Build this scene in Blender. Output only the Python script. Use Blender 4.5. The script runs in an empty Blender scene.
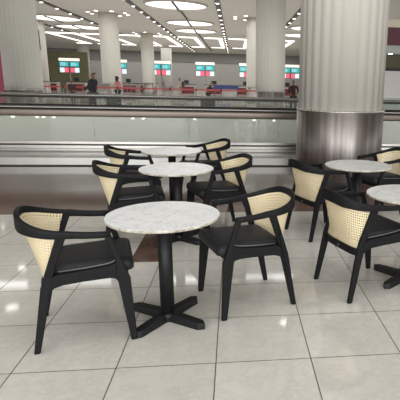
import bpy, bmesh, math, random
from mathutils import Vector, Matrix
random.seed(7)
S = bpy.context.scene
COL = S.collection
PI = math.pi

# ------------------------------------------------------------------ camera, world, light, exposure
CAM_H = 1.5453
def set_camera():
    pitch, roll, yaw = .239, .025, .137
    cy, sy = math.cos(yaw), math.sin(yaw)
    fw = Vector((sy*math.cos(pitch), cy*math.cos(pitch), -math.sin(pitch)))
    rt = Vector((cy, -sy, 0)); up = rt.cross(fw)
    c, s = math.cos(roll), math.sin(roll)
    r2 = rt*c + up*s; u2 = up*c - rt*s
    cd = bpy.data.cameras.new('camera'); cam = bpy.data.objects.new('camera', cd)
    m = Matrix((r2, u2, -fw)).transposed().to_4x4(); m.translation = Vector((0, 0, CAM_H))
    cam.matrix_world = m
    cd.sensor_width = 36; cd.lens = 481.8*36/400
    cd.shift_x = (200-299.8)/400
    cd.clip_start = .05; cd.clip_end = 400
    COL.objects.link(cam); S.camera = cam
set_camera()
S.view_settings.view_transform = 'Standard'; S.view_settings.look = 'None'
S.view_settings.exposure = 0.0; S.view_settings.gamma = 1.0
S.view_settings.use_curve_mapping = False
w = bpy.data.worlds.new('hall_ambient'); S.world = w; w.use_nodes = True
w.node_tree.nodes['Background'].inputs[0].default_value = (.96, .98, 1, 1)
w.node_tree.nodes['Background'].inputs[1].default_value = 1.25
LAMP, UP, FRONT = .9, .8, 1.2
def area(name, x, y, z, sx, sy, power, col=(.965, .985, 1)):
    l = bpy.data.lights.new(name, 'AREA'); l.shape = 'RECTANGLE'; l.size = sx; l.size_y = sy
    l.energy = power; l.color = col
    o = bpy.data.objects.new(name, l); o.location = (x, y, z); COL.objects.link(o); return o
for (x, y, sx, sy, p) in ((-1, .5, 18, 9, 560), (-3, 17.65, 12, .5, 70), (-3, 33, 16, 7, 420), (-3, 46, 16, 7, 440), (-5, 60, 16, 7, 480), (-6, 75, 16, 7, 480), (-7, 83.5, 36, 2, 900)):
    area('ceiling_fill', x, y, 5.88, sx, sy, p*LAMP)  # area lamps backing the fixtures; nearest and farthest added to brighten foreground and wall
# added fill lamp behind the camera, brightening surfaces that face it
o = area('front_fill', 0, -10.5, 3.0, 22, 5.4, 1500*FRONT); o.rotation_euler = (PI/2, 0, 0)
# added upward lamps at floor level, imitating bounce onto ceiling and columns
for (x, y, sx, sy, p) in ((-3, 18.5, 34, 5, 520), (-4, 27, 34, 7, 560), (-4, 36, 34, 9, 560), (-5, 48, 34, 9, 560), (-6, 63, 34, 12, 700)):
    o = area('bounce_fill', x, y, .03, sx, sy, p*UP); o.rotation_euler = (PI, 0, 0)

# ------------------------------------------------------------------ materials
def lin(c):
    c = c/255
    return c/12.92 if c <= .04045 else ((c+.055)/1.055)**2.4
def rgb(r, g, b): return (lin(r), lin(g), lin(b), 1)
class NT:
    def __init__(s, name):
        s.m = bpy.data.materials.new(name); s.m.use_nodes = True; s.t = s.m.node_tree; s.n = s.t.nodes
        s.b = s.n['Principled BSDF']
    def node(s, t, **k):
        n = s.n.new(t)
        for a, v in k.items():
            if a.startswith('i_'):
                key = a[2:]; n.inputs[int(key) if key.isdigit() else key].default_value = v
            else: setattr(n, a, v)
        return n
    def link(s, a, b): s.t.links.new(a, b)
    def math(s, op, a, b=None, c=None):
        n = s.node('ShaderNodeMath', operation=op)
        for i, v in enumerate((a, b, c)):
            if v is None: continue
            if isinstance(v, (int, float)): n.inputs[i].default_value = v
            else: s.link(v, n.inputs[i])
        return n.outputs[0]
    def mix(s, f, a, b):
        n = s.node('ShaderNodeMix', data_type='RGBA')
        if isinstance(f, (int, float)): n.inputs[0].default_value = f
        else: s.link(f, n.inputs[0])
        for i, v in ((6, a), (7, b)):
            if isinstance(v, tuple): n.inputs[i].default_value = v
            else: s.link(v, n.inputs[i])
        return n.outputs[2]
    def noise(s, vec, scale, detail=4, rough=.55):
        n = s.node('ShaderNodeTexNoise'); n.inputs['Scale'].default_value = scale
        n.inputs['Detail'].default_value = detail; n.inputs['Roughness'].default_value = rough
        if vec is not None: s.link(vec, n.inputs['Vector'])
        return n.outputs[0]
    def ramp(s, f, stops):
        n = s.node('ShaderNodeValToRGB'); s.link(f, n.inputs[0])
        e = n.color_ramp.elements
        while len(e) < len(stops): e.new(.5)
        for el, (p, c) in zip(e, stops): el.position = p; el.color = c
        return n.outputs[0]
    def coord(s, which='Object'):
        return s.node('ShaderNodeTexCoord').outputs[which]
    def mapping(s, v, scale=(1, 1, 1)):
        n = s.node('ShaderNodeMapping'); n.inputs['Scale'].default_value = scale; s.link(v, n.inputs['Vector']); return n.outputs[0]
MATS = {}
def mat(name, col, rough=.5, metal=0, var=.06, nscale=8, spec=.5, bump=0, stretch=(1, 1, 1)):
    """principled surface with a little procedural colour variation"""
    t = NT(name)
    v = t.mapping(t.coord(), stretch)
    f = t.noise(v, nscale)
    lo = tuple(c*(1-var) for c in col[:3])+(1,); hi = tuple(min(1, c*(1+var)) for c in col[:3])+(1,)
    t.link(t.ramp(f, [(.3, lo), (.7, hi)]), t.b.inputs['Base Color'])
    t.b.inputs['Roughness'].default_value = rough; t.b.inputs['Metallic'].default_value = metal
    t.b.inputs['Specular IOR Level'].default_value = spec
    if bump:
        b = t.node('ShaderNodeBump'); b.inputs['Strength'].default_value = bump; b.inputs['Distance'].default_value = .002
        t.link(t.noise(v, nscale*6), b.inputs['Height']); t.link(b.outputs[0], t.b.inputs['Normal'])
    MATS[name] = t.m; return t.m
def emit(name, col, strength):
    t = NT(name); t.b.inputs['Base Color'].default_value = col
    t.b.inputs['Emission Color'].default_value = col; t.b.inputs['Emission Strength'].default_value = strength
    MATS[name] = t.m; return t.m

black_wood = mat('black_stained_wood', rgb(22, 22, 24), .55, var=.12, nscale=14, spec=.18, stretch=(1, 1, 6))
leather = mat('black_leather', rgb(34, 34, 37),   .55, var=.06, nscale=20, spec=.25, bump=.15)
iron = mat('black_iron', rgb(22, 22, 25), .5, var=.1, spec=.35)
steel = mat('steel_rail', rgb(176, 172, 165), .28, 1.0, var=.05, nscale=3)
kick_steel = mat('kick_plate_steel', rgb(168, 166, 161), .3, .85, var=.05, nscale=2, stretch=(3, 1, 1))
band_metal = mat('brown_grey_metal', rgb(118, 106, 97), .35, .6, var=.06, nscale=2)  # steel tinted brown, with the brownish reflection put into the colour
pale_steel = mat('pale_green_steel', rgb(224, 224, 212), .3, .1, var=.04, nscale=1.5)
rubber = mat('black_rubber', rgb(38, 36, 34), .35, var=.08)
dark_stone = mat('dark_polished_stone', rgb(98, 95, 88), .13, 0, var=.08, nscale=5, spec=.6)
gap_black = mat('shadow_gap_black', rgb(14, 14, 14), .6)
column_paint = mat('column_plaster', rgb(205, 201, 190), .55, var=.025, nscale=1.2, stretch=(1, 1, .15))
ceiling_paint = mat('ceiling_plaster', rgb(182, 175, 165), .8, var=.02, nscale=.4)
wall_grey = mat('wall_grey_paint', rgb(158, 154, 147), .7, var=.05, nscale=.3)
wall_dark = mat('wall_dark_band', rgb(118, 115, 110), .7, var=.05, nscale=.3)
olive = mat('olive_panel', rgb(96, 92, 66), .7, var=.06, nscale=.6)
maroon = mat('maroon_panel', rgb(96, 50, 62), .5, var=.05, nscale=.8)
red_panel = mat('crimson_panel', rgb(150, 60, 76), .5, var=.05, nscale=.8)
white_panel = mat('white_laminate', rgb(214, 208, 206), .4, var=.02, nscale=1)
grey_panel = mat('pale_grey_panel', rgb(180, 184, 178), .4, var=.03, nscale=1)
cream = mat('cream_cornice', rgb(222, 212, 188), .5, var=.03, nscale=1)
track_black = mat('track_black', rgb(44, 42, 40), .6, var=.1)
red_tape = mat('red_tape', rgb(186, 84, 82), .5, var=.08)
post_grey = mat('post_grey_metal', rgb(150, 146, 140), .35, .5)
desk_white = mat('desk_white', rgb(198, 194, 186), .5, var=.04)
desk_red = mat('desk_red', rgb(120, 44, 46), .5, var=.08)
blue_panel = mat('blue_panel', rgb(40, 52, 96), .5, var=.06)
trim_metal = mat('trim_metal', rgb(200, 196, 190), .25, .9)
highlight = mat('grey_highlight', rgb(96, 97, 100), .4)
badge_metal = mat('badge_metal', rgb(112, 112, 112), .4, .6)
glow = emit('cove_glow', (1, .97, .93, 1), 1.5)
glow_hot = emit('downlight_glow', (1, .96, .88, 1), 7)
strip_glow = emit('strip_glow', (1, .97, .92, 1), 1.3)
small_led = emit('led_glow', (1, .96, .9, 1), 5)
teal_screen = emit('teal_screen', rgb(50, 168, 170), .85)
red_screen = emit('red_screen', rgb(224, 96, 116), .9)
pale_screen = emit('pale_screen', rgb(206, 220, 232), .95)
header_glow = emit('lit_header', rgb(240, 226, 214), .95)

def floor_light():
    t = NT('light_marble_tile'); T = .54
    v = t.coord()
    sep = t.node('ShaderNodeSeparateXYZ'); t.link(v, sep.inputs[0])
    def edge(o, off):
        q = t.math('DIVIDE', t.math('SUBTRACT', o, off), T)
        f = t.math('FRACT', q)
        d = t.math('SUBTRACT', .5, t.math('ABSOLUTE', t.math('SUBTRACT', f, .5)))
        return t.math('MULTIPLY', d, T), t.math('FLOOR', q)
    ex, ix = edge(sep.outputs[0], -1.19475); ey, iy = edge(sep.outputs[1], 2.4543)
    d = t.math('MINIMUM', ex, ey)
    near = t.math('LESS_THAN', sep.outputs[1], 14.0)
    g = t.math('MULTIPLY', t.math('LESS_THAN', d, .0032), near)
    # every tile its own tone and its own cloudy veining
    comb = t.node('ShaderNodeCombineXYZ'); t.link(ix, comb.inputs[0]); t.link(iy, comb.inputs[1])
    wn = t.node('ShaderNodeTexWhiteNoise', noise_dimensions='3D'); t.link(comb.outputs[0], wn.inputs['Vector'])
    sh = t.node('ShaderNodeVectorMath', operation='MULTIPLY_ADD'); t.link(wn.outputs['Color'], sh.inputs[0])
    sh.inputs[1].default_value = (9, 9, 9); t.link(v, sh.inputs[2])
    n1 = t.noise(sh.outputs[0], 2.2, 6, .6); n2 = t.noise(sh.outputs[0], 9, 6, .7)
    base = t.ramp(n1, [(.3, rgb(197, 194, 186)), (.7, rgb(212, 209, 202))])
    vein = t.ramp(n2, [(.40, (0, 0, 0, 1)), (.47, (1, 1, 1, 1)), (.54, (0, 0, 0, 1))])
    base = t.mix(t.math('MULTIPLY', vein, .18), base, rgb(160, 153, 140))
    pit = t.ramp(t.noise(sh.outputs[0], 34, 5, .8), [(.60, (0, 0, 0, 1)), (.70, (1, 1, 1, 1))])
    patch = t.ramp(t.noise(sh.outputs[0], 3.1, 3, .6), [(.50, (0, 0, 0, 1)), (.62, (1, 1, 1, 1))])
    base = t.mix(t.math('MULTIPLY', t.math('MULTIPLY', pit, patch), .38), base, rgb(120, 114, 104))
    tone = t.math('ADD', .96, t.math('MULTIPLY', wn.outputs['Value'], .07))
    hsv = t.node('ShaderNodeHueSaturation'); t.link(base, hsv.inputs['Color']); t.link(tone, hsv.inputs['Value'])
    col = t.mix(g, hsv.outputs[0], rgb(88, 80, 70))
    t.link(col, t.b.inputs['Base Color'])
    t.link(t.math('ADD', .055, t.math('MULTIPLY', g, .5)), t.b.inputs['Roughness'])
    t.b.inputs['Specular IOR Level'].default_value = .5
    return t.m
def floor_brown():
    t = NT('brown_marble_tile'); T = .54
    v = t.coord(); sep = t.node('ShaderNodeSeparateXYZ'); t.link(v, sep.inputs[0])
    q = t.math('FRACT', t.math('DIVIDE', t.math('SUBTRACT', sep.outputs[0], -1.19475), T*2))
    gx = t.math('LESS_THAN', q, .004)
    gy = t.math('LESS_THAN', t.math('ABSOLUTE', t.math('SUBTRACT', sep.outputs[1], 6.99)), .018)
    gy2 = t.math('LESS_THAN', t.math('ABSOLUTE', t.math('SUBTRACT', sep.outputs[1], 8.05)), .012)
    g = t.math('MAXIMUM', gx, t.math('MAXIMUM', gy, gy2))
    n1 = t.noise(v, 3.5, 6, .6)
    base = t.ramp(n1, [(.3, rgb(84, 62, 55)), (.7, rgb(106, 82, 73))])
    col = t.mix(g, base, rgb(58, 40, 36))
    t.link(col, t.b.inputs['Base Color']); t.b.inputs['Roughness'].default_value = .1; t.b.inputs['Specular IOR Level'].default_value = .34
    return t.m
def marble():
    t = NT('white_marble_top'); v = t.coord()
    n0 = t.noise(v, 3.0, 5, .6)
    mp = t.node('ShaderNodeVectorMath', operation='MULTIPLY_ADD')
    t.link(t.node('ShaderNodeTexNoise', i_Scale=4.0).outputs['Color'], mp.inputs[0]); mp.inputs[1].default_value = (.35, .35, .35); t.link(v, mp.inputs[2])
    n1 = t.noise(mp.outputs[0], 5.0, 8, .62)
    vein = t.ramp(n1, [(.470, (0, 0, 0, 1)), (.498, (1, 1, 1, 1)), (.526, (0, 0, 0, 1))])
    cloud = t.ramp(n0, [(.35, rgb(222, 223, 223)), (.7, rgb(230, 231, 231))])
    t.link(t.mix(t.math('MULTIPLY', vein, .34), cloud, rgb(138, 138, 140)), t.b.inputs['Base Color'])
    t.b.inputs['Roughness'].default_value = .22
    return t.m
def edge_stone():
    t = NT('marble_table_edge'); v = t.coord()
    t.link(t.ramp(t.noise(v, 30, 5, .7), [(.38, rgb(140, 131, 116)), (.62, rgb(205, 200, 188))]), t.b.inputs['Base Color'])
    t.b.inputs['Roughness'].default_value = .45; return t.m
def cane():
    t = NT('woven_cane'); uv = t.node('ShaderNodeUVMap'); sep = t.node('ShaderNodeSeparateXYZ'); t.link(uv.outputs[0], sep.inputs[0])
    p = .0195
    def c(o): return t.math('SUBTRACT', t.math('FRACT', t.math('DIVIDE', o, p)), .5)
    a, b = c(sep.outputs[0]), c(sep.outputs[1])
    r = t.math('ADD', t.math('MULTIPLY', a, a), t.math('MULTIPLY', b, b))
    hole = t.math('LESS_THAN', r, .08)
    n = t.noise(t.mapping(uv.outputs[0], (40, 90, 1)), 3)
    colr = t.ramp(n, [(.3, rgb(222, 204, 164)), (.7, rgb(240, 226, 192))])
    t.link(colr, t.b.inputs['Base Color']); t.b.inputs['Roughness'].default_value = .55
    tr = t.node('ShaderNodeBsdfTransparent'); mx = t.node('ShaderNodeMixShader')
    t.link(hole, mx.inputs[0]); t.link(t.b.outputs[0], mx.inputs[1]); t.link(tr.outputs[0], mx.inputs[2])
    t.link(mx.outputs[0], t.n['Material Output'].inputs[0]); return t.m
def brushed_cladding():
    t = NT('brushed_steel_cladding'); v = t.coord()
    n = t.noise(t.mapping(v, (5, 5, .12)), 2.2, 4)
    t.link(t.ramp(n, [(.3, rgb(140, 132, 128)), (.7, rgb(190, 183, 179))]), t.b.inputs['Base Color'])
    t.b.inputs['Metallic'].default_value = 1; t.b.inputs['Roughness'].default_value = .42
    t.b.inputs['Anisotropic'].default_value = .8
    tg = t.node('ShaderNodeTangent', direction_type='RADIAL', axis='Z'); t.link(tg.outputs[0], t.b.inputs['Tangent']); t.b.inputs['Anisotropic Rotation'].default_value = .25
    return t.m
def glass(name, tint, haze, hazecol, rough=.03):
    t = NT(name); tr = t.node('ShaderNodeBsdfTransparent'); tr.inputs[0].default_value = tint
    v = t.coord(); n = t.noise(t.mapping(v, (.4, 1, 1)), 1.2)
    t.link(t.ramp(n, [(.3, tuple(c*.94 for c in hazecol[:3])+(1,)), (.7, hazecol)]), t.b.inputs['Base Color'])
    t.b.inputs['Roughness'].default_value = rough
    mx = t.node('ShaderNodeMixShader'); mx.inputs[0].default_value = haze
    t.link(tr.outputs[0], mx.inputs[1]); t.link(t.b.outputs[0], mx.inputs[2])
    t.link(mx.outputs[0], t.n['Material Output'].inputs[0]); return t.m
M_FLOOR, M_BROWN, M_MARBLE, M_EDGE, M_CANE, M_CLAD = floor_light(), floor_brown(), marble(), edge_stone(), cane(), brushed_cladding()
M_GLASS_NEAR = glass('balustrade_glass', (.96, .98, .96, 1), .40, rgb(226, 227, 216))
M_GLASS_FAR = glass('clear_balustrade_glass', (.9, .92, .9, 1), .15, rgb(180, 182, 172))

# ------------------------------------------------------------------ mesh helpers
def obj(name, bm, m, parent=None, smooth=True, bevel=0, seg=2, sub=0):
    me = bpy.data.meshes.new(name); bmesh.ops.recalc_face_normals(bm, faces=bm.faces[:]); bm.to_mesh(me); bm.free()
    ms = m if isinstance(m, (list, tuple)) else [m]
    for q in ms: me.materials.append(q)
    o = bpy.data.objects.new(name, me); COL.objects.link(o)
    if parent: o.parent = parent
    if smooth:
        for p in me.polygons: p.use_smooth = True
    if bevel:
        b = o.modifiers.new('bevel', 'BEVEL'); b.width = bevel; b.segments = seg; b.limit_method = 'ANGLE'; b.angle_limit = .6
        b.harden_normals = False
    if sub:
        s = o.modifiers.new('subdivision', 'SUBSURF'); s.levels = s.render_levels = sub
    return o
def sharp(o):
    for p in o.data.polygons: p.use_smooth = False
    return o
def tag(o, label=None, cat=None, group=None, kind=None):
    if label: o['label'] = label
    if cat: o['category'] = cat
    if group: o['group'] = group
    if kind: o['kind'] = kind
    return o
def thing(name, label, cat, loc=(0, 0, 0), rz=0, group=None):
    o = bpy.data.objects.new(name, None); COL.objects.link(o); o.location = loc; o.rotation_euler = (0, 0, rz)
    o.empty_display_size = .1
    return tag(o, label, cat, group)
def dup(root, loc, rz, label=None, group=None):
    def cp(o, par):
        c = o.copy(); COL.objects.link(c)
        if par: c.parent = par
        for ch in [x for x in bpy.data.objects if x.parent == o]: cp(ch, c)
        return c
    r = cp(root, None); r.location = loc; r.rotation_euler = (0, 0, rz)
    if label: r['label'] = label
    if group: r['group'] = group
    return r
def box(bm, x0, x1, y0, y1, z0, z1):
    v = [bm.verts.new(p) for p in ((x0, y0, z0), (x1, y0, z0), (x1, y1, z0), (x0, y1, z0), (x0, y0, z1), (x1, y0, z1), (x1, y1, z1), (x0, y1, z1))]
    for f in ((0, 3, 2, 1), (4, 5, 6, 7), (0, 1, 5, 4), (1, 2, 6, 5), (2, 3, 7, 6), (3, 0, 4, 7)): bm.faces.new([v[i] for i in f])
    return v
def B(*a):
    bm = bmesh.new(); box(bm, *a); return bm
def loft(bm, rings, cap=True, closed=True):
    vr = [[bm.verts.new(p) for p in r] for r in rings]
    n = len(vr[0])
    for a, b in zip(vr, vr[1:]):
        for i in range(n if closed else n-1):
            j = (i+1) % n; bm.faces.new((a[i], a[j], b[j], b[i]))
    if cap: bm.faces.new(vr[0][::-1]); bm.faces.new(vr[-1])
    return vr
def circ(r, z, n=32, cx=0, cy=0): return [(cx+r*math.cos(2*PI*i/n), cy+r*math.sin(2*PI*i/n), z) for i in range(n)]
def lathe(prof, n=32, cx=0, cy=0):
    bm = bmesh.new(); loft(bm, [circ(r, z, n, cx, cy) for r, z in prof]); return bm
def rrect(w, h, r=.35, k=3):
    """rounded rectangle profile in (a, b)"""
    r = min(w, h)*r; pts = []
    for cx, cy, a0 in ((w/2-r, h/2-r, 0), (-w/2+r, h/2-r, 90), (-w/2+r, -h/2+r, 180), (w/2-r, -h/2+r, 270)):
        for i in range(k+1):
            a = math.radians(a0+90*i/k); pts.append((cx+r*math.cos(a), cy+r*math.sin(a)))
    return pts
def prism_side(poly, yfun, t, bm=None):
    """polygon in the chair's side plane (x, z), thickness t about y = yfun(z)"""
    bm = bm or bmesh.new()
    a = [bm.verts.new((x, yfun(z)-t/2, z)) for x, z in poly]; b = [bm.verts.new((x, yfun(z)+t/2, z)) for x, z in poly]
    n = len(poly); bm.faces.new(a[::-1]); bm.faces.new(b)
    for i in range(n): bm.faces.new((a[i], a[(i+1) % n], b[(i+1) % n], b[i]))
    return bm
def tube(pts, r, n=8, bm=None):
    bm = bm or bmesh.new(); pts = [Vector(p) for p in pts]; rings = []
    for i, p in enumerate(pts):
        d = (pts[min(i+1, len(pts)-1)]-pts[max(i-1, 0)]).normalized()
        u = d.cross(Vector((0, 0, 1)) if abs(d.z) < .9 else Vector((1, 0, 0))).normalized(); v = d.cross(u)
        rr = r[i] if isinstance(r, (list, tuple)) else r
        rings.append([p+(u*math.cos(2*PI*k/n)+v*math.sin(2*PI*k/n))*rr for k in range(n)])
    loft(bm, rings); return bm

# ------------------------------------------------------------------ the setting
T, OX, OY = .54, -1.19475, 2.4543
def quad(bm, x0, x1, y0, y1, z, mi=0):
    f = bm.faces.new([bm.verts.new(p) for p in ((x0, y0, z), (x1, y0, z), (x1, y1, z), (x0, y1, z))]); f.material_index = mi
yb0, ybr, y_end = OY+3*T, OY+6*T, 8.96
sx0, sx1 = OX+.52*T, OX+T
bm = bmesh.new()
quad(bm, -40, 25, -12, yb0, 0); quad(bm, -40, sx0, yb0, ybr, 0); quad(bm, sx1, 25, yb0, ybr, 0)
quad(bm, sx0, sx1, yb0, ybr, 0, 1); quad(bm, -40, 25, ybr, y_end, 0, 1); quad(bm, -40, 25, y_end, 90, 0)
fl = obj('floor', bm, [M_FLOOR, M_BROWN], smooth=False); tag(fl, 'polished pale marble tile floor with brown marble border', 'floor', kind='structure')
ce = obj('ceiling', B(-40, 25, -12, 90, 6.0, 6.25), ceiling_paint, smooth=False); tag(ce, 'flat pale plaster ceiling of the hall', 'ceiling', kind='structure')
wb = bmesh.new(); box(wb, -40, 25, 86.6, 87, 0, 6)
wo = obj('wall_back', wb, wall_grey, smooth=False); tag(wo, 'grey far wall behind the check in counters', 'wall', kind='structure')
bw = obj('trim_1', B(-40, 25, 86.4, 86.6, 4.4, 6), wall_dark, smooth=False); tag(bw, 'dark band along the top of the far wall', 'trim', kind='structure')

# near moving-walkway plinth (recess coloured black for its shade, steel kick plate, polished dark deck)
px0, px1 = -40, 25
pl = thing('walkway_plinth', 'low steel faced plinth with dark polished deck below the nearer glass balustrade', 'plinth', (0, 8.96, 0))
obj('shadow_gap', B(px0, px1, .03, .2, .0, .03), gap_black, pl, False)
obj('kick_plate', B(px0, px1, 0, .03, .018, .15), kick_steel, pl, False, .004)
obj('deck', B(px0, px1, .03, 1.22, .03, .152), dark_stone, pl, False)
BY = 10.2
ba = thing('glass_balustrade', 'nearer long glass balustrade with black handrail across the hall', 'balustrade', (0, BY, .152))
obj('base_rail', B(px0, px1, -.03, .05, 0, .058), steel, ba, False, .004)
obj('glazing_bead', B(px0, px1, -.015, .035, .06, .082), rubber, ba, False)
obj('glazing_bead', B(px0, px1, -.025, .04, .084, .14), steel, ba, False, .006)
xs = [-40+1.86*i for i in range(36)]
for a, b in zip(xs, xs[1:]):
    if a < 4.5 and b > -8.5: obj('glass_pane', B(a+.004, b-.004, 0, .014, .14, .64), M_GLASS_NEAR, ba, False)
obj('rail_profile', B(px0, px1, -.045, .06, .635, .765), band_metal, ba, True, .02, 3)
bm = bmesh.new(); loft(bm, [[(x, .005+a, .82+b) for a, b in rrect(.125, .10, .48, 4)] for x in (px0, px1)]); obj('handrail', bm, rubber, ba)
obj('handrail_highlight', B(px0, px1, -.062, -.056, .80, .818), post_grey, ba, False)  # grey strip standing in for the highlight along the rubber handrail
# inner far-side rail of the same walkway, one belt width further
b2 = thing('walkway_handrail', 'inner black handrail of the nearer moving walkway just behind its glass', 'handrail', (0, 11.75, 0))
bm = bmesh.new(); loft(bm, [[(x, a, .90+b) for a, b in rrect(.12, .08, .48, 4)] for x in (px0, px1)]); obj('handrail', bm, rubber, b2)
obj('glass_pane', B(px0, px1, 0, .012, .2, .87), M_GLASS_FAR, b2, False)
obj('skirt', B(px0, px1, -.03, .06, 0, .2), steel, b2, False)
obj('tread_belt', B(px0, px1, -1.48, -.05, .02, .1), mat('walkway_tread', rgb(132, 130, 122), .35, .4, var=.1, nscale=30, stretch=(1, .1, 1)), b2, False)

# second walkway beyond
W2 = 15.0
w2 = thing('far_walkway', 'further moving walkway with pale panelled side, low lamps and grey handrail', 'walkway', (0, W2, 0))
bm = bmesh.new(); loft(bm, [[(x, a, 1.035+b) for a, b in rrect(.12, .095, .48, 4)] for x in (px0, px1)]); obj('handrail', bm, kick_steel, w2)
obj('handrail_core', B(px0, px1, -.02, .03, .955, .99), rubber, w2, False)
obj('glass_pane', B(px0, px1, 0, .014, .68, .96), M_GLASS_FAR, w2, False)
obj('cap_rail', B(px0, px1, -.05, .06, .615, .68), band_metal, w2, False, .01)
xs = [-40+2.16*i for i in range(31)]
for a, b in zip(xs, xs[1:]):
    if a < 6 and b > -9: obj('side_panel', B(a+.004, b-.004, 0, .05, .06, .615), pale_steel, w2, False)
obj('skirt', B(px0, px1, -.02, .05, 0, .06), steel, w2, False)
for x in (-6.33, -5.67, -5.5, -5.22, -3.0, -2.7, -1.2, .6, 1.2, 2.6):
    obj('side_lamp', B(x-.045, x+.045, -.012, .0, .37, .41), small_led, w2, False)
for x in (-5.9, -3.75, -1.55, .55, 3.4):
    b_ = bmesh.new(); box(b_, x-.1, x-.07, -.02, 0, .46, .6); box(b_, x+.07, x+.1, -.02, 0, .46, .6); box(b_, x-.1, x+.1, -.02, 0, .455, .475)
    obj('bracket', b_, band_metal, w2, False)
obj('tread_belt', B(px0, px1, .06, 1.3, .02, .3), MATS['walkway_tread'], w2, False)
obj('rear_panel', B(px0, px1, 1.3, 1.36, 0, .5), pale_steel, w2, False)

# ------------------------------------------------------------------ columns
def column(x, y, r, label, clad=True, ct=1.10, zt=6.0, flutes=27, spots=True, detail=True):
    c = thing('column', label, 'column', (x, y, 0))
    n = flutes*8; rings = []
    zs = (ct+.03, zt) if clad else (0, zt)
    for z in zs:
        ring = []
        for i in range(n):
            a = 2*PI*i/n; ph = (i % 8)/8
            rr = r - .022*r*abs(math.cos(PI*ph))**3 - .004*r*math.sin(a*3+1)
            ring.append((rr*math.cos(a), rr*math.sin(a), z))
        rings.append(ring)
    bm = bmesh.new(); loft(bm, rings); obj('shaft', bm, column_paint, c)
    if clad:
        obj('cladding', lathe([(r*1.03, 0), (r*1.03, ct)], 64), M_CLAD, c)
        if detail:
            obj('trim_ring', lathe([(r*1.04, ct), (r*1.045, ct+.012), (r*1.02, ct+.03)], 64), trim_metal, c)
            b_ = bmesh.new()
            for i in range(60):
                a = 2*PI*i/60; p = (r*1.035*math.cos(a), r*1.035*math.sin(a), ct+.025)
                bmesh.ops.create_icosphere(b_, subdivisions=1, radius=.016, matrix=Matrix.Translation(p))
            tag(obj('stud', b_, trim_metal, c), kind='stuff')
    return c
column(1.775, 8.14, .712, 'big white column with polished steel base behind the right tables')
column(-6.80, 17.2, .56, 'thick white column at the left edge behind the walkways')
column(1.60, 22.3, .655, 'white column left of the big steel based one, partly hidden by it')
column(-8.88, 37.9, .67, 'white column behind the man in the dark suit')
column(-8.78, 53, .63, 'distant white column left of the backpacker', detail=False)
column(-9.68, 74.2, .75, 'farthest narrow white column left of the blue counter', detail=False)
column(1.49, 37.3, .60, 'pale column showing as a sliver beside the mid white one', detail=False)
column(-20.83, 73.5, .76, 'distant white column left of the man in the suit', detail=False)
lc = column(-15.98, 44.0, .60, 'pale column with a black speaker beside the left edge column', detail=False)
obj('line_speaker', B(.12, .40, -.74, -.60, 3.6, 5.15), track_black, lc, False, .03)

# ------------------------------------------------------------------ ceiling lights
def downlight(name, x, y, label, group, r=.1):
    t = thing(name, label, 'light', (x, y, 6.0), 0, group)
    obj('trim', lathe([(r*1.5, -.012), (r*1.5, 0)], 12), white_panel, t, False)
    obj('lamp', lathe([(r, -.02), (r, -.0125)], 12), glow_hot, t, False)
    return t
def ring(cx, cy, rad, label, group, n=8, r=.12):
    for i in range(n):
        a = 2*PI*(i+.5)/n; downlight('ceiling_downlight', cx+rad*math.cos(a), cy+rad*math.sin(a), label, group, r)
ring(-8.85, 37.9, 1.35, 'small round downlight in the ring over the column behind the suited man', 'downlights over the column behind the man')
ring(-8.71, 53, 1.4, 'small round downlight in the ring over the column left of the backpacker', 'downlights over the distant column', 6, .12)
ring(1.35, 37.3, 1.35, 'small round downlight in the ring over the pale sliver of column', 'downlights over the sliver column', 8, .12)

def cove(x, y, r, label):
    t = thing('cove_light', label, 'light', (x, y, 6.0))
    bm = bmesh.new(); loft(bm, [circ(r*1.03, -.10, 64), circ(r*1.03, 0, 64), circ(r, 0, 64), circ(r*.985, -.10, 64)], cap=False)
    v = [f for f in bm.verts]
    n = 64
    for i in range(n):
        j = (i+1) % n; bm.faces.new((v[i], v[j], v[3*n+j], v[3*n+i]))
    obj('rim', bm, ceiling_paint, t)
    obj('diffuser', lathe([(r*.985, -.03), (r*.985, -.01)], 64), glow, t, False)
    obj('track_bar', B(-.07, .07, -r, r, -.16, -.1), track_black, t, False)
for (x, y, r, l) in ((-3.5, 32.2, 1.85, 'nearest round glowing ceiling recess above the middle of the hall'),
                     (-3.5, 41.8, 1.85, 'second round glowing ceiling recess from the top of the view'),
                     (-3.5, 48.2, 1.85, 'farthest round glowing ceiling recess of the middle row'),
                     (-13.9, 42.0, 1.95, 'nearer long glowing ceiling recess left of the suited man'),
                     (-13.9, 48.4, 1.95, 'farther long glowing ceiling recess left of the suited man'),
                     (6.6, 42.0, 1.95, 'nearer glowing ceiling recess between the two right columns'),
                     (6.6, 48.4, 1.95, 'farther glowing ceiling recess between the two right columns'),
                     (-13.9, 32.6, 1.95, 'round glowing ceiling recess hidden behind the left column top')):
    cove(x, y, r, l)
for y0, y1 in ((34.6, 40.0), (50.4, 80)):
    o = obj('cable_track', B(-3.56, -3.44, y0, y1, 5.93, 5.99), track_black, None, False)
    tag(o, 'thin black ceiling track linking the round recesses, %s stretch' % ('nearer' if y0 < 40 else 'farther'), 'track')
def light_track(x, y0, y1, label, w=.30):
    t = thing('spotlight_track', label, 'track', (x, y0, 6.0))
    obj('channel', B(-w/2, w/2, 0, y1-y0, -.05, 0), track_black, t, False)
    y = 1.0; 
    while y < y1-y0-1:
        s = obj('spotlight', lathe([(.11, -.10), (.13, -.05)], 10), white_panel, t, False); s.location = (0, y, 0)
        l = obj('bulb', lathe([(.09, -.112), (.09, -.101)], 10), glow_hot, s, False)
        y += 2.7
light_track(-11.6, 24, 54, 'black spotlight track running above the suited man')
light_track(-16.5, 40, 54, 'black spotlight track nearest the left edge column')
light_track(-6.2, 24, 84, 'black spotlight track just left of the round ceiling recesses')
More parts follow.
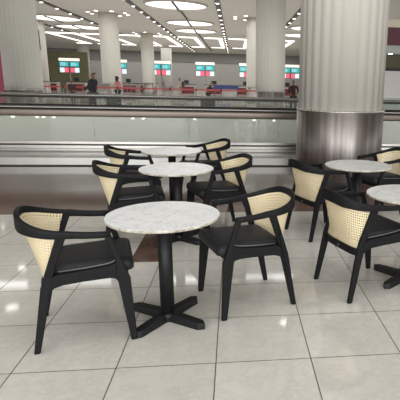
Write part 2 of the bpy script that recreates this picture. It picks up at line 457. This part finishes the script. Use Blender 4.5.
light_track(-.95, 24, 84, 'black spotlight track left of the mid white column')
light_track(4.2, 24, 60, 'black spotlight track between the two right columns')
def zigzag(xl, xr, label, arm=16, tail=True, yn=55.2):
    t = thing('zigzag_light', label, 'light', (xl, yn, 6.0))
    w_ = xr-xl
    obj('near_strip', B(0, w_, 0, .8, -.07, -.005), glow, t, False)
    obj('side_strip', B(w_-.4, w_, .8, arm, -.07, -.005), glow, t, False)
    if tail: obj('far_strip', B(w_-1.8, w_-.4, arm-.7, arm, -.07, -.005), glow, t, False)
zn = ['leftmost', 'second from the left', 'third from the left', 'fourth from the left', 'fifth from the left', 'third from the right', 'second from the right', 'rightmost']
for (a, b), q in zip(((-21.6, -19.0), (-18.9, -16.3), (-15.8, -13.2), (-12.4, -9.8), (-9.4, -7.0), (-5.95, -4.0), (-3.2, -1.3), (-.6, 1.6)), zn):
    zigzag(a, b, 'angular zigzag ceiling light, %s in the far row' % q)
zigzag(4.5, 6.6, 'angular zigzag ceiling light seen between the two right columns')
# strips over the seating edge: out of the frame, mirrored in the polished floor
for x, l in ((-7.6, 'left'), (-2.2, 'middle'), (2.6, 'right')):
    o = obj('linear_ceiling_light', B(x-1.1, x+1.1, 17.4, 17.9, 5.95, 6.0), strip_glow, None, False)
    tag(o, '%s long bright ceiling strip mirrored in the floor tiles' % l, 'light')
for x, y, l in ((1.58, 14.1, 'mirrored as the bright spot on the front floor tiles'), (-7.42, 15.9, 'mirrored as a small spot left of the front chair'), (-8.5, 19.5, 'mirrored as a small spot behind the front left chair')):
    downlight('ceiling_downlight', x, y, 'round downlight '+l, None, .19)

# ------------------------------------------------------------------ furniture: table
def make_table():
    t = thing('cafe_table', '', 'table')
    R = .351
    prof = [(R-.012, .698), (R-.003, .700), (R, .704), (R, .7135), (R-.002, .717), (R-.006, .718)]
    bm = bmesh.new(); rings = loft(bm, [circ(r, z, 96) for r, z in prof])
    for f in bm.faces:
        f.material_index = 0 if f.normal.z > .9 or f.calc_center_median().z > .7172 else 1
    o = obj('tabletop', bm, [M_MARBLE, M_EDGE], t)
    for p in o.data.polygons: p.use_smooth = len(p.vertices) < 5
    obj('top_plate', lathe([(.11, .68), (.12, .685), (.12, .698)], 32), iron, t)
    obj('pedestal', lathe([(.045, .055), (.045, .68)], 32), iron, t)
    hub = lathe([(.06, .004), (.06, .05), (.05, .058)], 24); obj('hub', hub, iron, t)
    for k in range(4):
        a = k*PI/2; bm = bmesh.new(); hw = .034
        pl_ = [(.03, -hw), (.27, -hw), (.305, 0), (.27, hw), (.03, hw)]
        lo = [(x, y, .0) for x, y in pl_]; hi = [(x, y*.85, .060 if x < .1 else (.046 if x < .3 else .04)) for x, y in pl_]
        loft(bm, [lo, hi]); bm.transform(Matrix.Rotation(a, 4, 'Z'))
        obj('foot', bm, iron, t, False, .004)
    return t
table0 = make_table()
TG = None
tabs = [(-.449, 3.012, 56, 'white marble round table in front, between the two nearest facing chairs'),
        (-.556, 4.682, 50, 'second round marble table of the left row, behind the front one'),
        (-.752, 5.905, 54, 'farthest round marble table of the left row'),
        (1.288, 4.90, 48, 'round marble table in front of the steel column base'),
        (1.375, 3.55, 40, 'round marble table cut off by the right edge')]
for i, (x, y, a, l) in enumerate(tabs):
    o = table0 if i == 0 else dup(table0, (x, y, 0), math.radians(a), l)
    o.location = (x, y, 0); o.rotation_euler = (0, 0, math.radians(a)); o['label'] = l; o['group'] = 'round marble cafe tables'

# ------------------------------------------------------------------ furniture: hoop-back armchair (x forward, y left)
def hoop_path():
    """centre line of the hoop, front left arm round the back to front right arm: (x, y, z_top, height, thickness)"""
    half = []
    for i in range(5):                                     # arm
        u = i/5; x = .166-.226*u
        half.append((x, .243+.004*u, .692+.022*u*u, .036+.005*u*u, .036-.004*u))
    N = 16; e = 2/2.7
    for i in range(N+1):
        ph = i/N*PI/2; s_, c_ = math.sin(ph), math.cos(ph)
        x = -.06-.262*abs(s_)**e; y = .247*abs(c_)**e
        u = i/N; k = .45*math.sin(u*PI/2)+.55*u*u*(3-2*u)
        zt = .714+.086*k; h = .044+.040*min(1, (u*1.5))**1.3
        half.append((x, y, zt, h, .032-.008*k))
    return half+[(x, -y, z, h, t) for x, y, z, h, t in half[-2::-1]]
HP = hoop_path()
def hoop_bm():
    bm = bmesh.new(); rings = []
    n = len(HP)
    for i, (x, y, zt, h, t) in enumerate(HP):
        a, b = HP[max(i-1, 0)], HP[min(i+1, n-1)]
        d = Vector((b[0]-a[0], b[1]-a[1], 0)).normalized(); nrm = Vector((d.y, -d.x, 0))
        rings.append([Vector((x, y, zt-h/2))+nrm*p+Vector((0, 0, q)) for p, q in rrect(t, h, .3, 3)])
    loft(bm, rings); return bm
def cane_bm():
    bm = bmesh.new(); uvl = bm.loops.layers.uv.new('UVMap')
    idx = [i for i, p in enumerate(HP) if p[0] <= -.085]
    top = []; bot = []
    L = [0]
    for a, b in zip(idx, idx[1:]): L.append(L[-1]+math.dist(HP[a][:2], HP[b][:2]))
    for k, i in enumerate(idx):
        x, y, zt, h, t = HP[i]; pa, pb = HP[i-1], HP[i+1]
        d = Vector((pb[0]-pa[0], pb[1]-pa[1], 0)).normalized(); inn = Vector((d.y, -d.x, 0))
        inn = inn if inn.x*(-.06-x)+inn.y*(-y) > 0 else -inn
        top.append(Vector((x, y, zt-h*.52))+inn*(t/2+.003))
        f = L[k]/L[-1]*2-1
        bot.append(Vector((-.188-.020*(1-f**4), -f*.214 if HP[idx[0]][1] > 0 else f*.214, .392)))
    rows = 8; grid = []; th = .005
    for r in range(rows+1):
        u = r/rows; grid.append([bot[k].lerp(top[k], u) for k in range(len(idx))])
    for side in (0, 1):
        vs = []
        for r in range(rows+1):
            row = []
            for k in range(len(idx)):
                p = grid[r][k].copy()
                c = Vector((p.x+.0, p.y, 0)); d = Vector((c.x+.02, c.y*1.0, 0)).normalized()
                row.append(bm.verts.new(p+(d*th/2 if side else -d*th/2)))
            vs.append(row)
        for r in range(rows):
            for k in range(len(idx)-1):
                f = bm.faces.new((vs[r][k], vs[r][k+1], vs[r+1][k+1], vs[r+1][k]))
                for lp, (kk, rr) in zip(f.loops, ((k, r), (k+1, r), (k+1, r+1), (k, r+1))):
                    sc = 1-.16*(1-rr/rows)
                    lp[uvl].uv = ((L[kk]-L[-1]/2)*sc, rr/rows*.34)
    return bm
def seat_bm():
    bm = bmesh.new()
    out = []
    pl_ = [(-.175, .185), (-.175, -.185), (.285, -.228), (.285, .228)]
    # rounded outline
    def outline(ins):
        pts = []
        r = .04
        cs = [(-.175+ins, .196-ins), (-.175+ins, -.196+ins), (.288-ins, -.230+ins), (.288-ins, .230-ins)]
        for k, (x, y) in enumerate(cs):
            sx_ = 1 if x < 0 else -1; sy_ = 1 if y < 0 else -1
            cx, cy = x+sx_*r, y+sy_*r
            a0 = {0: 90, 1: 180, 2: 270, 3: 0}[k]
            for i in range(6):
                a = math.radians(a0+90*i/5); pts.append((cx+r*math.cos(a), cy+r*math.sin(a)))
        return pts
    rings = []
    for ins, z in ((.02, .425), (.006, .43), (0, .44), (0, .470), (.005, .486), (.014, .496), (.028, .502), (.06, .505), (.11, .507), (.15, .507)):
        rings.append([(x, y, z+.006*max(0, x)/.28) for x, y in outline(ins)])
    loft(bm, rings); return bm
def make_chair():
    t = thing('hoop_back_armchair', '', 'chair')
    obj('arm_hoop', hoop_bm(), black_wood, t)
    yf = lambda s: (lambda z: s*(.2575-.0145*z/.7))
    yr = lambda s: (lambda z: s*(.2425-.012*z/.45 if z < .45 else .2305+.016*(z-.45)/.25))
    for s in (1, -1):
        fp = [(.168, .676), (.246, .44), (.262, .40), (.281, .0), (.245, 0), (.190, .40), (.186, .44), (.190, .49), (.180, .53), (.130, .676)]
        obj('leg', prism_side(fp, yf(s), .031), black_wood, t, False, .006)
        rp = [(-.060, .688), (-.136, .49), (-.146, .455), (-.158, .39), (-.248, 0), (-.282, 0), (-.216, .39), (-.197, .45), (-.113, .688)]
        obj('leg', prism_side(rp, yr(s), .030), black_wood, t, False, .006)
        ym = lambda z, s=s: s*.238
        top = [(-.150, .452), (-.13, .462), (.02, .470), (.15, .484), (.175, .49), (.192, .505)]
        bot = [(.215, .33), (.200, .372), (.180, .400), (.15, .409), (0, .405), (-.10, .398), (-.145, .385), (-.175, .355), (-.192, .315)]
        obj('side_rail', prism_side(top+bot, ym, .026), black_wood, t, False, .004)
    sf = bmesh.new(); box(sf, .20, .225, -.226, .226, .385, .43); box(sf, -.15, .21, -.02, .02, .395, .425)
    obj('seat_frame', sf, black_wood, t, False, .004)
    rr = bmesh.new(); loft(rr, [[(-.190-.020*(1-(y/.22)**4)+a, y, .368+b) for a, b in rrect(.030, .054, .2, 2)] for y in [(-.222+.444*i/8) for i in range(9)]])
    r_ = obj('rear_rail', rr, black_wood, t)
    bd = bmesh.new(); loft(bd, [[(-.2275, .011*math.cos(2*PI*i/16), .368+.008*math.sin(2*PI*i/16)) for i in range(16)],
                               [(-.222, .011*math.cos(2*PI*i/16), .368+.008*math.sin(2*PI*i/16)) for i in range(16)]])
    tag(obj('badge', bd, badge_metal, r_), 'small oval grey metal badge')
    st = obj('seat', seat_bm(), leather, t)
    for s in (1, -1):
        pp = tube([(-.12, s*.2265, .474), (.02, s*.2275, .480), (.14, s*.2285, .492), (.175, s*.2290, .503), (.186, s*.229, .515)], .004, 6)
        tag(obj('edge_highlight', pp, highlight, st), 'painted-on grey edge piping along the seat side')  # grey tube imitating the highlight on the side rail's edge
    tag(obj('cane_back', cane_bm(), M_CANE, t), 'pale woven cane back panel')
    return t
chair0 = make_chair()
chairs = [(-.9365, 2.949, 14.8, 'black armchair with cane back nearest at left, facing right to the front table'),
          (.074, 3.29, 201, 'black armchair right of the front table, facing left'),
          (.977, 3.459, 20.5, 'black armchair seen from behind at right, nearest the right edge table'),
          (-.975, 4.66, 12, 'black armchair left of the second table in the left row'),
          (-.165, 4.96, 203, 'black armchair right of the second table in the left row'),
          (-1.15, 5.77, 12, 'black armchair left of the farthest table in the left row'),
          (-.40, 6.37, 203, 'black armchair right of the farthest table in the left row'),
          (.885, 4.85, 24, 'black armchair with its back to us left of the table at the steel column'),
          (1.75, 5.56, 203, 'black armchair right of the table at the steel column, cut by the edge')]
for i, (x, y, a, l) in enumerate(chairs):
    o = chair0 if i == 0 else dup(chair0, (x, y, 0), math.radians(a), l)
    o.location = (x, y, 0); o.rotation_euler = (0, 0, math.radians(a)); o['label'] = l; o['group'] = 'black cane back armchairs'

# ------------------------------------------------------------------ right-hand shop front, left panel
sh = thing('shop_front', 'pale shop front with maroon fascia at the right edge beyond the walkways', 'shop', (7.1, 25, 0))
obj('counter_wall', B(0, 9, 0, .4, .92, 2.25), white_panel, sh, False, .01)
obj('base_wall', B(0, 9, .1, .4, 0, .9), grey_panel, sh, False)
obj('dark_ledge', B(0, 9, -.06, .4, 2.26, 2.40), track_black, sh, False)
obj('recess_panel', B(0, 9, 1.0, 1.1, 2.4, 3.2), olive, sh, False)
obj('soffit', B(0, 9, -.1, 1.1, 3.12, 3.50), grey_panel, sh, False)
obj('fascia', B(0, 9, -.2, .4, 3.5, 4.36), maroon, sh, False)
obj('cornice', B(0, 9, -.25, .4, 4.36, 4.72), cream, sh, False)
l_ = lathe([(.10, 3.09), (.10, 3.12)], 14, .95, .3); obj('soffit_lamp', l_, glow_hot, sh, False)
o = obj('maroon_wall_panel', B(-12, -7.02, 18.6, 18.9, 0, 3.0), red_panel, None, False); tag(o, 'crimson wall panel at the left edge behind the thick column', 'panel')
o = obj('olive_partition', B(-25, -17.2, 62, 62.3, 0, 4.4), olive, None, False); tag(o, 'dim olive partition far left beside the screens', 'partition')

# ------------------------------------------------------------------ check-in row
def check_in_screens(x, y, label):
    t = thing('screen_stand', label, 'screen', (x, y, 0))
    obj('pole', B(-.06, .06, .02, .08, 0, 3.3), post_grey, t, False)
    obj('header', B(-1.05, 1.05, -.08, .08, 3.22, 3.50), header_glow, t, False)
    for i, xx in enumerate((-1.03, .05)):
        f = obj('monitor', B(xx, xx+.98, -.05, .05, 2.60, 3.16), track_black, t, False)
        obj('display', B(xx+.03, xx+.95, -.06, -.051, 2.63, 3.13), teal_screen, f, False)
        for k in range(3): obj('text_line', B(xx+.12, xx+.12+.5+.1*(k % 2), -.065, -.061, 2.97-.11*k, 3.0-.11*k), pale_screen, f, False)
        f = obj('monitor', B(xx, xx+.98, -.05, .05, 1.98, 2.54), track_black, t, False)
        wx = xx if i == 0 else xx+.45
        obj('display', B(wx+.03, wx+.50, -.06, -.051, 2.01, 2.51), pale_screen, f, False)
        rx = xx+.52 if i == 0 else xx+.03
        obj('advert_panel', B(rx, rx+.42, -.06, -.051, 2.01, 2.51), red_screen, f, False)
    return t
for x, l in ((-17.7, 'check in screens on a pole left of the suited man'), (-12.75, 'check in screens partly hidden by the column behind the suited man'), (-8.05, 'check in screens left of the backpacker'),
             (-3.25, 'check in screens above the person bending in black'), (1.6, 'check in screens partly hidden by the mid white column'), (6.4, 'check in screens between the two right columns')):
    check_in_screens(x, 57, l)
def desk(x, y, w_, label, front):
    t = thing('check_in_desk', label, 'desk', (x, y, 0))
    obj('cabinet', B(-w_/2, w_/2, 0, .8, 0, 1.0), desk_white, t, False, .02)
    obj('front_panel', B(-w_/2+.1, w_/2-.1, -.03, 0, .08, .82), front, t, False)
    obj('counter', B(-w_/2-.05, w_/2+.05, -.1, .85, 1.0, 1.06), track_black, t, False)
    m_ = obj('monitor', B(-.25, .25, .3, .36, 1.12, 1.5), track_black, t, False); obj('monitor_neck', B(-.04, .04, .33, .4, 1.06, 1.12), track_black, m_, False)
for i, (x, l) in enumerate(((-19.4, 'far left'), (-16.6, 'left of the suited man'), (-11.3, 'behind the person in pink'), (-9.2, 'left of the backpacker'), (-5.2, 'left of the person bending'), (-2.2, 'right of the person bending'), (1.2, 'beside the mid column'), (5.9, 'between the right columns'))):
    desk(x, 55, 1.9, 'white and red check in desk '+l, desk_red)
o = obj('blue_barrier', B(-2.1, .4, 50, 50.2, .72, 1.12), blue_panel, None, False, .02)
for x in (-2.0, .25): obj('barrier_leg', B(x, x+.08, 50, 50.2, 0, .75), blue_panel, o, False)
tag(o, 'long dark blue low barrier behind the red queue tape', 'barrier')
# queue stanchions with red tape
xs = [-10.9+1.45*i for i in range(10)]
for i, x in enumerate(xs):
    t = thing('queue_stanchion', 'grey queue post with red retractable tape in the row across the hall', 'stanchion', (x, 29, 0), 0, 'red tape queue posts')
    obj('base', lathe([(.17, 0), (.17, .015), (.03, .05)], 16), post_grey, t)
    obj('post', lathe([(.03, .03), (.03, .98)], 10), post_grey, t)
    obj('head', lathe([(.04, .94), (.04, 1.06)], 10), track_black, t)
    if i < len(xs)-1: obj('tape', B(.04, 1.41, -.004, .004, .96, 1.04), red_tape, t, False)
# slim fence rods near the pink-topped person
f_ = thing('steel_fence', 'low fence of thin pale rods behind the person in pink', 'fence', (-9.3, 32, 0))
obj('top_rail', B(0, 3.4, -.02, .02, 1.0, 1.04), post_grey, f_, False)
for i in range(15): obj('rod', B(.03+.238*i, .06+.238*i, -.012, .012, 0, 1.0), post_grey, f_, False)
# seats and carts glimpsed through the far balustrade
for i in range(9):
    x = -8.6+1.25*i
    t = thing('waiting_bench', 'pale low seat glimpsed under the far handrail in the row behind it', 'seat', (x, 20.5+.4*(i % 3), 0), 0, 'pale seats behind the far walkway')
    obj('seat', B(-.3, .3, -.25, .25, .42, .48), desk_white, t, False, .02)
    obj('backrest', B(-.3, .3, .2, .25, .48, .8), [track_black, desk_white, post_grey][i % 3], t, False, .02)
    for sx_ in (-.25, .22): obj('leg', B(sx_, sx_+.03, -.2, .2, 0, .42), post_grey, t, False)

# ------------------------------------------------------------------ people
def skin_mesh(name, verts, edges, radii, m, parent=None, sub=1, root=0):
    me = bpy.data.meshes.new(name); me.from_pydata([Vector(v) for v in verts], edges, [])
    o = bpy.data.objects.new(name, me); COL.objects.link(o)
    o.modifiers.new('skin', 'SKIN').use_smooth_shade = True
    if sub: s_ = o.modifiers.new('sub', 'SUBSURF'); s_.levels = s_.render_levels = sub
    sv = me.skin_vertices[0].data
    for i, r in enumerate(radii): sv[i].radius = r if isinstance(r, tuple) else (r, r)
    sv[root].use_root = True
    me.materials.append(m)
    if parent: o.parent = parent
    return o
def person(label, loc, rz, h, top, legs, hair, arms='down', lean=0., crouch=False, long_hair=False, bulk=1., skin=rgb(128, 92, 74)):
    """x forward; standing height h"""
    k = h/1.75
    t = thing('person', label, 'person', loc, rz)
    sk = mat('skin_tone', skin, .6); tm = mat('top_cloth', top, .8, var=.12); lm = mat('trouser_cloth', legs, .8, var=.1); hm = mat('hair', hair, .6); sm = mat('shoe', rgb(24, 22, 22), .5)
    lz = lambda x, z: (x+lean*max(0, z-.9), z)
    def P(x, y, z):
        x, z2 = lz(x, z); return (x*k, y*k, z2*k)
    hands = {'down': ((.03, .26, 1.12), (.10, .27, .86)), 'front': ((.06, .25, 1.14), (.30, .14, 1.10)), 'reach': ((.12, .24, 1.18), (.38, .20, 1.02))}[arms]
    v = [P(0, 0, .93), P(0, 0, 1.12), P(0, 0, 1.32), P(-.01, 0, 1.43), P(0, 0, 1.50), P(.02, 0, 1.56), P(.02, 0, 1.64), P(.01, 0, 1.70)]
    e = [(i, i+1) for i in range(7)]; r = [(.15, .12), (.14, .105), (.165, .11), (.12, .08), .055, .072, .095, .07]
    r = [tuple(q*k for q in x) if isinstance(x, tuple) else x*k for x in r]
    nb = 8
    v.append(P(.125, 0, 1.62)); e.append((6, 8)); r.append(.014*k)          # nose
    legs_i = []
    for s in (1, -1):
        st = .12*s
        a = len(v); v += [P(0, .10*s, .86), P(.03+st*.3, .11*s, .48), P(-.02+st, .11*s, .08), P(.10+st, .12*s, .03)]
        e += [(0, a), (a, a+1), (a+1, a+2), (a+2, a+3)]; r += [.085*k, .06*k, .042*k, .035*k]; legs_i.append(a)
    arm_i = []
    for s in (1, -1):
        a = len(v); el, ha = hands
        v += [P(0, .19*s, 1.40), P(el[0], el[1]*s, el[2]), P(ha[0], ha[1]*s, ha[2]), P(ha[0]+.05, ha[1]*s, ha[2]-.07)]
        e += [(3, a), (a, a+1), (a+1, a+2), (a+2, a+3)]; r += [.055*k, .042*k, .03*k, .022*k]; arm_i.append(a)
        b = len(v)
        for q in range(4):
            v.append(P(ha[0]+.05+.05, ha[1]*s+(q-1.5)*.018, ha[2]-.14+.008*abs(q-1.5))); e.append((a+3, b+q)); r.append(.009*k)
        v.append(P(ha[0]+.09, ha[1]*s-.045*s, ha[2]-.08)); e.append((a+2, b+4)); r.append(.010*k)
    skin_mesh('body', v, e, r, sk, t, 1)
    # garment shells a little larger than the body
    tv = [v[0], v[1], v[2], v[3]]; te = [(0, 1), (1, 2), (2, 3)]; tr = [(.175*k, .14*k), (.165*k, .13*k), (.185*k, .135*k), (.085*k/bulk, .075*k/bulk)]
    for a in arm_i:
        n = len(tv); tv += [v[a], v[a+1], v[a+2]]; te += [(3, n), (n, n+1), (n+1, n+2)]; tr += [.075*k, .058*k, .042*k]
    skin_mesh('jacket', tv, te, [tuple(c*bulk for c in q) if isinstance(q, tuple) else q*bulk for q in tr], tm, t, 2)
    tv = [v[0]]; te = []; tr = [(.16*k, .125*k)]
    for a in legs_i:
        n = len(tv); tv += [v[a], v[a+1], v[a+2]]; te += [(0, n), (n, n+1), (n+1, n+2)]; tr += [.10*k, .075*k, .058*k]
    skin_mesh('trousers', tv, te, tr, lm, t, 1)
    hv = [P(-.035, 0, 1.66), P(-.01, 0, 1.725)]; he = [(0, 1)]; hr = [.095*k, .085*k]
    if long_hair: hv += [P(-.07, 0, 1.55), P(-.08, 0, 1.44)]; he += [(0, 2), (2, 3)]; hr += [.075*k, .045*k]
    skin_mesh('hair', hv, he, hr, hm, t, 1)
    for a in legs_i:
        skin_mesh('shoe', [v[a+2], v[a+3], (v[a+3][0]+.06*k, v[a+3][1], .03*k)], [(0, 1), (1, 2)], [.045*k, .04*k, .03*k], sm, t, 1)
    return t
person('man in a dark suit walking left behind the far walkway', (-5.72, 21, 0), PI*.93, 1.76, rgb(32, 32, 38), rgb(30, 30, 36), rgb(24, 20, 18), arms='front', lean=-.12, bulk=1.18)
person('person in a pink top with dark hair behind the far walkway', (-6.75, 30, 0), PI*.3, 1.62, rgb(196, 138, 140), rgb(40, 38, 42), rgb(30, 22, 20), 'front', long_hair=True)
bp = person('person carrying a black backpack in the middle distance', (-4.05, 38, 0), PI*.95, 1.70, rgb(168, 150, 140), rgb(150, 140, 132), rgb(26, 22, 20))
bb = bmesh.new(); loft(bb, [[(-.26+a*.6, b*.8, z) for a, b in rrect(.26, .36, .3, 3)] for z in (.98, 1.05, 1.35, 1.42)]); obj('backpack', bb, track_black, bp)
person('person in black bending forward behind the far walkway', (-1.75, 33.5, -.12), PI*.05, 1.60, rgb(30, 28, 32), rgb(40, 36, 40), rgb(26, 22, 22), 'reach', lean=.35)
person('short person in dark clothes standing left of the suited man', (-8.75, 28.3, 0), -PI*.5, 1.36, rgb(66, 58, 56), rgb(52, 50, 50), rgb(40, 32, 28), 'front')
person('person in dark red and black between the two right columns', (2.86, 24, 0), -PI*.5, 1.66, rgb(70, 36, 44), rgb(34, 36, 48), rgb(26, 22, 22), 'front')
